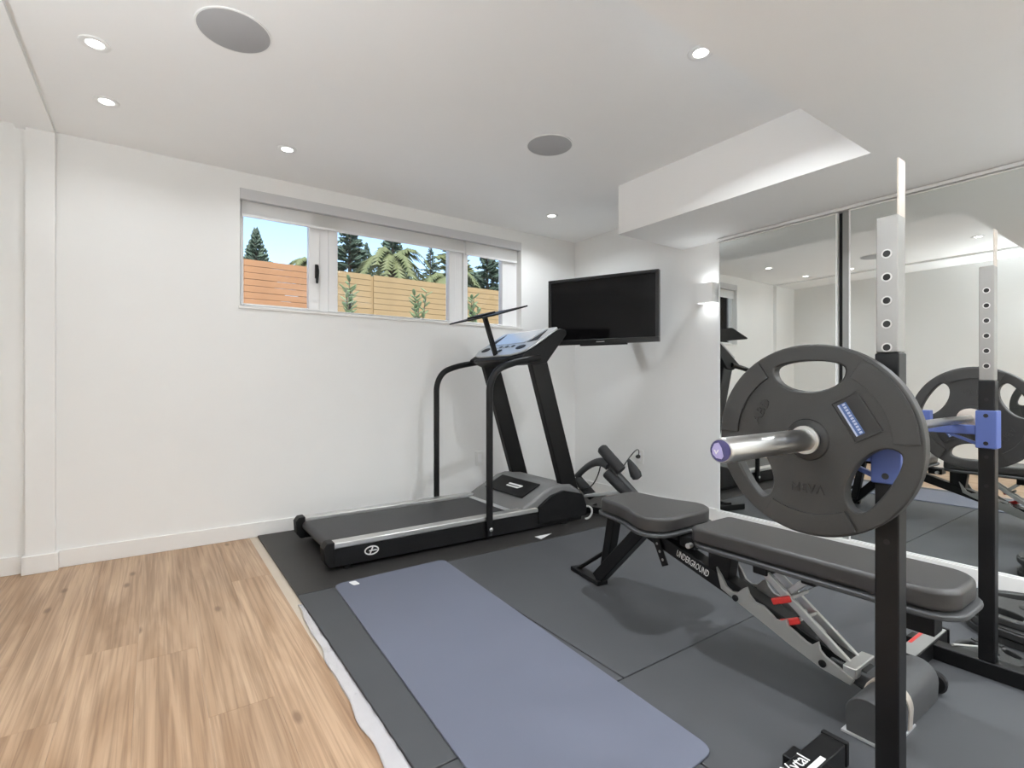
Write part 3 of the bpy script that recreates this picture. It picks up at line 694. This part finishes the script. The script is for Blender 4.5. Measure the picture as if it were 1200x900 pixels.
# ------------------------------------------------------------------ squat stands
hole_me = None
def squat_stand(x, y, top, tube_top, w, label, text):
    fl = -.45 if text else -.25
    r = thing('squat_stand', (x, y, .012), label, 'squat stand', 'squat stands')
    h = w/2; z0 = .012
    def L(mb, name, material, parent=r, **k): return build(name, mb, material, parent, world=False, **k)
    L(MB().box(-.028, .032, -.95, .23, 0, .055), 'base_beam', 'black_paint', bevel=.004)
    cf = L(MB().box(fl, .135, .145, .205, .002, .062), 'cross_foot', 'black_paint', bevel=.004)
    L(MB().box(.135, .152, .142, .208, 0, .065), 'end_cap', 'black_plastic', cf, bevel=.004)
    L(MB().box(fl-.017, fl, .142, .208, 0, .065), 'end_cap', 'black_plastic', cf, bevel=.004)
    if text:
        tp = text_part('foot_lettering', text, .046, Matrix.Translation((-.045, .186, .0624)), 'white_print', None, .001)
        tp.parent = cf
        L(MB().box(-.09, .035, .150, .164, .0615, .063), 'foot_stripe', 'white_print', cf)
    else:
        L(MB().box(-.20, .13, .148, .202, .0615, .0635), 'foot_sheen_plate', 'grey_metal', cf)  # grey plate enlarged so its colour carries the sheen on the foot's top
        L(MB().box(-.10, .05, .190, .201, .0635, .0642), 'sticker_stripe', 'red_plastic', cf)
    ot = L(MB().box(-h, h, -h, h, .055, tube_top), 'outer_tube', 'black_paint', bevel=.004)
    it = L(MB().box(-h+.0022, h-.0022, -h+.0022, h-.0022, tube_top, top), 'inner_tube', 'brushed', bevel=.003)
    L(MB().box(-h+.007, h-.0024, -h+.0024, -h+.0064, top-.02, top+.125), 'guide_plate', 'cream_metal', it, bevel=.001)
    def holes(parent, xs, zs, sc=1.):
        for z in zs:
            if sc == 1.: L(MB().lathe([(.0075*sc, 0), (.0075*sc, .0012), (.0105*sc, .0012), (.0105*sc, 0)], (xs, 0, z), (-1, 0, 0), 14), 'hole_rim', 'silver', parent)
            L(MB().lathe([(0, .0006), (.0076*sc, .0006), (.0076*sc, 0)], (xs, 0, z), (-1, 0, 0), 14), 'pin_hole', 'dark_hole', parent)
    holes(it, -h+.0022, [top-.085-.0525*k for k in range(int((top-.085-tube_top)/.0525)+1)])
    holes(ot, -h, [.664, .764, .964], .8)
    # blue bar hook
    k = h+.006
    hb = L(MB().box(-k, k, -k, k, .794, .926), 'hook_bracket', 'blue_paint', bevel=.004)
    for z in (.812, .908):
        L(MB().lathe([(0, .001), (.007, .001), (.007, 0)], (-k, 0, z), (-1, 0, 0), 12), 'bracket_bolt', 'dark_hole', hb)
    L(MB().box(-k+.004, -k+.040, k, k+.155, .840, .872), 'hook_arm', 'blue_paint', hb, bevel=.003)
    L(MB().box(-k+.004, -k+.040, k+.128, k+.155, .872, .92), 'hook_lip', 'blue_paint', hb, bevel=.003)
    L(MB().bar((-k+.02, k, .808), (-k+.02, k+.09, .846), .012, .010), 'hook_gusset', 'blue_paint', hb)
    return r
squat_stand(1.3635, .451, 1.395, 1.088, .047, 'black squat stand beside the bench head carrying the big near plate end of the barbell', 'Vytal')
squat_stand(2.383, .500, 1.428, 1.030, .045, 'black squat stand on the mirror side of the bench', None)

# ------------------------------------------------------------------ barbell and plates
BZ, BY = .899, .582
bb = thing('barbell', (1.93, BY, BZ), 'chrome olympic barbell racked across the blue hooks of the squat stands', 'barbell')
def xl(prof, x, s=1): return MB().lathe(prof, (x, BY, BZ), (s, 0, 0), 28)
build('shaft', xl([(.014, 0), (.014, 1.255)], 1.30), 'steel', bb)
for xs, s in ((1.300, -1), (2.545, 1)):
    sl = build('sleeve', xl([(.0255, 0), (.0255, .385), (.0245, .390), (.0225, .392)], xs, s), 'steel', bb)
    build('sleeve_collar', xl([(.030, -.028), (.038, -.026), (.038, -.004), (.030, 0), (.026, .001)], xs, s), 'cream_metal' if s > 0 else 'steel', sl)
    if s < 0: build('retaining_ring', xl([(.0262, .058), (.033, .058), (.033, .052), (.0262, .050)], xs, s), 'silver', sl)
    cap = build('end_disc', xl([(.0215, .391), (.0215, .3935), (0, .3937)], xs, s), 'indigo', sl)
    if s < 0:
        M = frame_matrix((xs-.3942, BY, BZ), (0, -1, 0), (0, 0, 1))
        em = MB().prism([(-.017, .002), (-.012, .013), (-.003, .016), (.004, .006), (.008, -.010), (.004, -.016), (-.008, -.015), (-.016, -.008)], 'z', 0, .0006)
        e = build('end_emblem', em, 'lilac', None); e.data.transform(M); e.data.transform(wm(bb).inverted()); e.parent = cap
        em = MB().prism([(-.013, .001), (-.010, .001), (-.008, -.004), (-.004, .002), (-.002, .001), (-.008, -.008)], 'z', .0006, .001)
        e = build('end_emblem', em, 'white_print', None); e.data.transform(M); e.data.transform(wm(bb).inverted()); e.parent = cap

def plate_mesh(R, t, bore, lens=True):
    bm = bmesh.new()
    def loop(pts):
        vs = [bm.verts.new((0, a, b)) for a, b in pts]
        return [bm.edges.new((vs[i], vs[(i+1) % len(vs)])) for i in range(len(vs))]
    k = R/.225; es = []
    es += loop([(R*math.cos(2*PI*i/72), R*math.sin(2*PI*i/72)) for i in range(72)])
    es += loop([(bore*math.cos(2*PI*i/24), bore*math.sin(2*PI*i/24)) for i in range(24)])
    for j in range(3):
        a0 = PI/2 + j*2*PI/3; pts = []
        for i in range(32):
            th = 2*PI*i/32; cx, sx = math.cos(th), math.sin(th)
            u = .080*k*cx; v = (.160 + (.025*abs(sx)**.75 if sx > 0 else -.047*abs(sx)**.95))*k
            pts.append((u*math.sin(a0) + v*math.cos(a0), -u*math.cos(a0)+v*math.sin(a0)))
        es += loop(pts)
    bmesh.ops.triangle_fill(bm, edges=es, use_beauty=True)
    fs = list(bm.faces)
    r = bmesh.ops.extrude_face_region(bm, geom=fs)
    bmesh.ops.translate(bm, verts=[g for g in r['geom'] if isinstance(g, bmesh.types.BMVert)], vec=(t, 0, 0))
    bmesh.ops.translate(bm, verts=bm.verts, vec=(-t/2, 0, 0))
    bmesh.ops.recalc_face_normals(bm, faces=bm.faces)
    me = bpy.data.meshes.new('plate_body'); bm.to_mesh(me); bm.free(); return me
PLATES = {}
def plate(name, loc, R, t, label, group, roll=0., side_detail=True, rot=None, cat='weight plate', bore=.027):
    """local x = plate axis; local y/z = plate plane; detail faces local -x"""
    r = thing(name, loc, label, cat, group)
    r.rotation_euler = rot or (roll, 0, 0)
    key = (R, t)
    if key not in PLATES: PLATES[key] = plate_mesh(R, t, bore)
    me = PLATES[key] if PLATES[key].users == 0 else PLATES[key]
    first = len(me.materials) == 0
    o = bpy.data.objects.new('plate_body', me); COL.objects.link(o); o.parent = r
    if first:
        me.materials.append(MATS['plate_rubber'])
        for p in me.polygons: p.use_smooth = True
        me.set_sharp_from_angle(angle=math.radians(40))
    md = o.modifiers.new('bevel', 'BEVEL'); md.width = .005; md.segments = 3; md.limit_method = 'ANGLE'; md.angle_limit = math.radians(50); md.harden_normals = True
    k = R/.225
    for s in ((-1, 1) if side_detail else (1,)):
        for j in range(3):
            a0 = PI/2 + PI/3 + j*2*PI/3; n = 14; hw = math.radians(28)
            inn, out = .172*k, .2185*k; prof = []
            arc = [a0-hw+2*hw*i/n for i in range(n+1)]
            poly = [(out*math.cos(a), out*math.sin(a)) for a in arc] + [(inn*math.cos(a), inn*math.sin(a)) for a in arc[::-1]]
            b0, b1 = (s*t/2-.0004*s, s*(t/2+.0055))
            build('rim_pad', MB().prism(poly, 'x', min(b0, b1), max(b0, b1)), 'plate_rubber', r, world=False, bevel=.0012)
        build('hub_ring', MB().lathe([(bore+.0005, t/2-.001), (bore+.0005, t/2+.006), (bore+.006, t/2+.006), (.047*min(1, k*1.1), t/2+.003), (.050*min(1, k*1.1), t/2-.001)], (0, 0, 0), (s, 0, 0), 36), 'plate_dark', r, world=False)
    if side_detail:
        # label frame: viewed from -x, right is -y
        def face(a, b, ang):   # a right, b up in the viewed plane -> matrix whose x runs along ang
            c, s_ = math.cos(ang), math.sin(ang)
            return frame_matrix((-t/2, -a, b), (0, -c, s_), (0, s_, c))
        M = face(.118*k*math.cos(math.radians(30)), .118*k*math.sin(math.radians(30)), math.radians(30-90))
        def put(nm, mb, material, parent):
            o = build(nm, mb, material, None); o.data.transform(M); o.parent = parent; return o
        W_, H_ = .049*k, .031*k
        fr = MB().box(-W_, W_, H_-.003, H_, 0, .004).box(-W_, W_, -H_, -H_+.003, 0, .004).box(-W_, -W_+.003, -H_+.003, H_-.003, 0, .004).box(W_-.003, W_, -H_+.003, H_-.003, 0, .004)
        lf = put('label_frame', fr, 'plate_rubber', r)
        put('label_face', MB().box(-W_+.003, W_-.003, -H_+.003, H_-.003, 0, .0012), 'plate_dark', lf)
        put('label_stripe', MB().box(-W_*.78, W_*.78, -H_*.62, -H_*.05, .0012, .0018), 'blue_print', lf)
        mm = MB().box(-W_*.78, W_*.78, -H_*.66, -H_*.54, .0018, .0022)
        for i in range(11):
            mm.box(-W_*.74+i*W_*.138, -W_*.74+i*W_*.138+W_*.09, -H_*.36, -H_*.16, .0018, .0022)
        put('label_print', mm, 'blue_light', lf)
        for txt, aa, sz in (('ABD', 150, .034), ('MEVA', 270, .030)):
            rr = (.128 if aa == 150 else .115)*k
            Mt = face(rr*math.cos(math.radians(aa)), rr*math.sin(math.radians(aa)), math.radians(aa-90 if aa == 150 else 0))
            tp = text_part('raised_letters', txt, sz*k, Mt, 'plate_rubber', None, .005); tp.parent = r
    return r
plate('weight_plate', (1.274, BY, BZ), .225, .032, 'large dark grey tri-grip plate on the barbell sleeve with the violet end', 'plates on the barbell')
plate('weight_plate', (2.585, BY, BZ), .198, .032, 'dark grey tri-grip plate on the mirror end of the barbell', 'plates on the barbell', roll=PI)
# plates lying by the mirror
for i, (x, y, z, R, a, lab) in enumerate((
        (2.92, .46, .0265, .225, .2, 'big grip plate at the bottom of the flat pile by the mirror'),
        (2.905, .445, .0612, .225, .9, 'big grip plate in the middle of the flat pile by the mirror'),
        (2.93, .470, .0959, .215, 1.6, 'grip plate on top of the flat pile by the mirror'))):
    plate('weight_plate', (x, y, z), R, .028, lab, 'plates piled by the mirror', rot=(0, -PI/2, a), side_detail=False)
for i, (x, y, z, a, lab) in enumerate((
        (2.535, .525, .0236, .3, 'small grip plate lying on the floor against the stand base, nearer the bench'),
        (2.530, .290, .0236, 1.0, 'small grip plate lying on the floor against the stand base, under another'),
        (2.545, .305, .0524, .1, 'small grip plate resting on another small plate beside the stand base'))):
    plate('small_plate', (x, y, z), .105, .022, lab, 'small plates by the stand base', rot=(0, -PI/2, a), side_detail=False, bore=.016)
tag(build('steel_pin', MB().tube([(2.395, .60, .0735), (2.52, .555, .0475)], .005, 10), 'silver'), 'thin steel pin leaning from the stand base onto a small plate', 'pin')

# ------------------------------------------------------------------ outside the window
tag(build('ground', MB().box(-14, 24, YB+.24, 45, 1.0, 1.35), 'bounce_gravel'), kind='structure')
FY = 7.0
slat_cache = {}
def fence_panel(x0, x1, material, label):
    r = thing('fence_panel', ((x0+x1)/2, FY, 1.35), label, 'fence', 'garden fence panels')
    n = 15; ph = 1.21/n
    src = None
    for i in range(n):
        z = .01 + i*ph
        if src is None:
            src = build('slat', MB().box(-(x1-x0)/2+.02, (x1-x0)/2-.02, -.012, .012, 0, ph-.005), material, r, world=False, bevel=.002); src.location = (0, 0, z); 
        else: inst(src, r, (0, random.uniform(-.003, .003), z), 'slat')
    build('fence_post', MB().box((x1-x0)/2-.05, (x1-x0)/2+.05, .015, .10, 0, 1.2), material, r, world=False)
fence_panel(-3.5, -.6, 'cedar', 'reddish cedar slat fence panel furthest from the palm')
fence_panel(-.6, 1.86, 'cedar', 'reddish cedar slat fence panel seen through the handled sash')
fence_panel(1.86, 2.50, 'pine_slat', 'short pale pine slat fence panel next to the cedar panel')
fence_panel(2.50, 5.2, 'pine_slat', 'long pale pine slat fence panel behind the two middle shrubs')
fence_panel(5.2, 8.4, 'pine_slat', 'pale pine slat fence panel beyond the television corner')

def shrub(x, y, h, label, seed):
    rnd = random.Random(seed)
    r = thing('garden_shrub', (x, y, 1.35), label, 'shrub', 'pale green shrubs by the fence')
    st = MB(); lf = MB()
    for s in range(4):
        a = rnd.uniform(0, 2*PI); lean = rnd.uniform(.02, .10)
        p = [Vector((math.cos(a)*lean*t, math.sin(a)*lean*t, h*(.75+.25*rnd.random())*t)) for t in (0, .35, .7, 1)]
        st.tube(p, [.012, .010, .008, .004], 6)
        for k in range(15):
            t = .22 + .78*k/14; b = p[0].lerp(p[-1], t); aa = k*2.4+s
            d = Vector((math.cos(aa), math.sin(aa), .7)).normalized()
            R = d.to_track_quat('Z', 'Y').to_matrix()
            lf.blob(b + d*.045, (.022, .009, .058), 6, 5, R)
    build('stem', st, 'bark', r, world=False); build('foliage', lf, 'leaf_pale', r, world=False, smooth=180)
shrub(1.80, 5.8, .86, 'pale green leafy shrub by the seam between short and long fence panels', 1)
shrub(2.66, 5.8, .88, 'pale green leafy shrub in front of the long pine fence panel', 2)
shrub(3.42, 5.8, .84, 'pale green leafy shrub seen through the narrow window pane', 4)

def conifer(x, y, h, wdt, label, seed, material='leaf_dark'):
    rnd = random.Random(seed)
    r = thing('conifer_tree', (x, y, 1.35), label, 'tree', 'trees beyond the fence')
    build('trunk', MB().tube([(0, 0, 0), (0, 0, h*.6), (0, 0, h)], [.06*h/3, .04*h/3, .008], 8), 'bark', r, world=False)
    vs, fs = [], []
    n = 420
    for k in range(n):
        t = (k/n)**.85; z = h*(.15+.85*t); R = wdt*(1-t)*(.7+.5*rnd.random())+.04; a = rnd.uniform(0, 2*PI)
        d = Vector((math.cos(a), math.sin(a), 0)); s = Vector((-math.sin(a), math.cos(a), 0))
        base = Vector((0, 0, z)); tip = base + d*R + Vector((0, 0, -.25*R+.06))
        wd = .10*R+.05
        for q in range(3):
            mid = base.lerp(tip, .35+.3*q); o = len(vs)
            dz = Vector((0, 0, .05))
            vs += [mid - d*.16*R, mid + s*wd - dz, mid + d*.30*R + dz*.4, mid - s*wd - dz, mid + dz]
            fs += [(o, o+1, o+4), (o+1, o+2, o+4), (o+2, o+3, o+4), (o+3, o, o+4), (o, o+3, o+2, o+1)]
    mb = MB(); mb._add(vs, fs); build('foliage', mb, material, r, world=False, smooth=10, fix=False)
def palm(x, y, h, L, label, seed):
    rnd = random.Random(seed)
    r = thing('palm_tree', (x, y, 1.35), label, 'tree', 'trees beyond the fence')
    build('trunk', MB().tube([(0, 0, 0), (.04, 0, h*.5), (0, 0, h)], [.13, .11, .09], 10), 'bark', r, world=False)
    fr = MB()
    for k in range(22):
        a = k*2.399; el = rnd.uniform(-.1, 1.0)
        d = Vector((math.cos(a), math.sin(a), 0))
        p = [Vector((0, 0, h)) + d*L*t*(1-.15*t) + Vector((0, 0, L*(el*t - (.95+.3*el)*t*t))) for t in (0, .2, .4, .6, .8, 1)]
        s = Vector((-math.sin(a), math.cos(a), 0))
        for i in range(5):
            for q in range(3):
                b = p[i].lerp(p[i+1], q/3); tt = (i+q/3)/5; ln = L*.34*(1-.6*tt)
                for sg in (-1, 1):
                    tip = b + s*sg*ln*.7 + d*ln*.5 + Vector((0, 0, -ln*.55)); w_ = (p[i+1]-p[i]).normalized()*.05*L
                    o = len(fr.v)
                    fr.v += [tuple(b-w_), tuple(b+w_), tuple(tip), tuple(b+Vector((0, 0, .02)))]; fr.f += [(o, o+1, o+2), (o, o+2, o+3), (o+1, o+3, o+2)]
    build('fronds', fr, 'leaf_olive', r, world=False, smooth=10, fix=False)
conifer(8.3, 24.0, 6.4, 1.6, 'tall distant conifer behind the drooping palm', 31)
conifer(14.1, 29.0, 8.3, 2.3, 'tallest distant conifer far behind the second palm', 32)
def far(x, y, h, w, k): return (x*k, y*k, (h+.32)*k-.32, w*k)
conifer(*far(2.05, 14.0, 3.5, .9, 1), 'dark spruce tree standing alone against the blue sky', 11)
conifer(*far(3.55, 14.5, 3.35, .95, 1.3), 'sparse dark conifer just beside the window handle', 12)
conifer(*far(3.75, 12.0, 3.7, 1.1, 1.3), 'dark conifer behind the left edge of the middle pane', 13)
conifer(*far(5.0, 12.5, 3.9, 1.0, 1), 'tall dark conifer between the two palms', 14)
conifer(*far(6.6, 12.2, 4.1, 1.35, 1.5), 'broad olive conifer behind the second palm', 15, 'leaf_olive')
conifer(*far(8.2, 13.0, 4.0, 1.3, 1), 'broad dark conifer seen through the narrow pane', 16)
conifer(*far(7.4, 10.6, 2.5, .8, .8), 'low olive conifer just beyond the fence by the narrow pane', 17, 'leaf_olive')
palm(*far(4.05, 10.2, 2.30, 1.0, .85), 'olive palm tree drooping over the fence behind the middle pane', 21)
palm(*far(5.55, 10.6, 2.15, 1.0, .98), 'second olive palm tree beyond the long fence panel', 22)
palm(*far(3.25, 13.6, 2.75, .8, .85), 'distant olive palm peeping beside the window handle', 23)
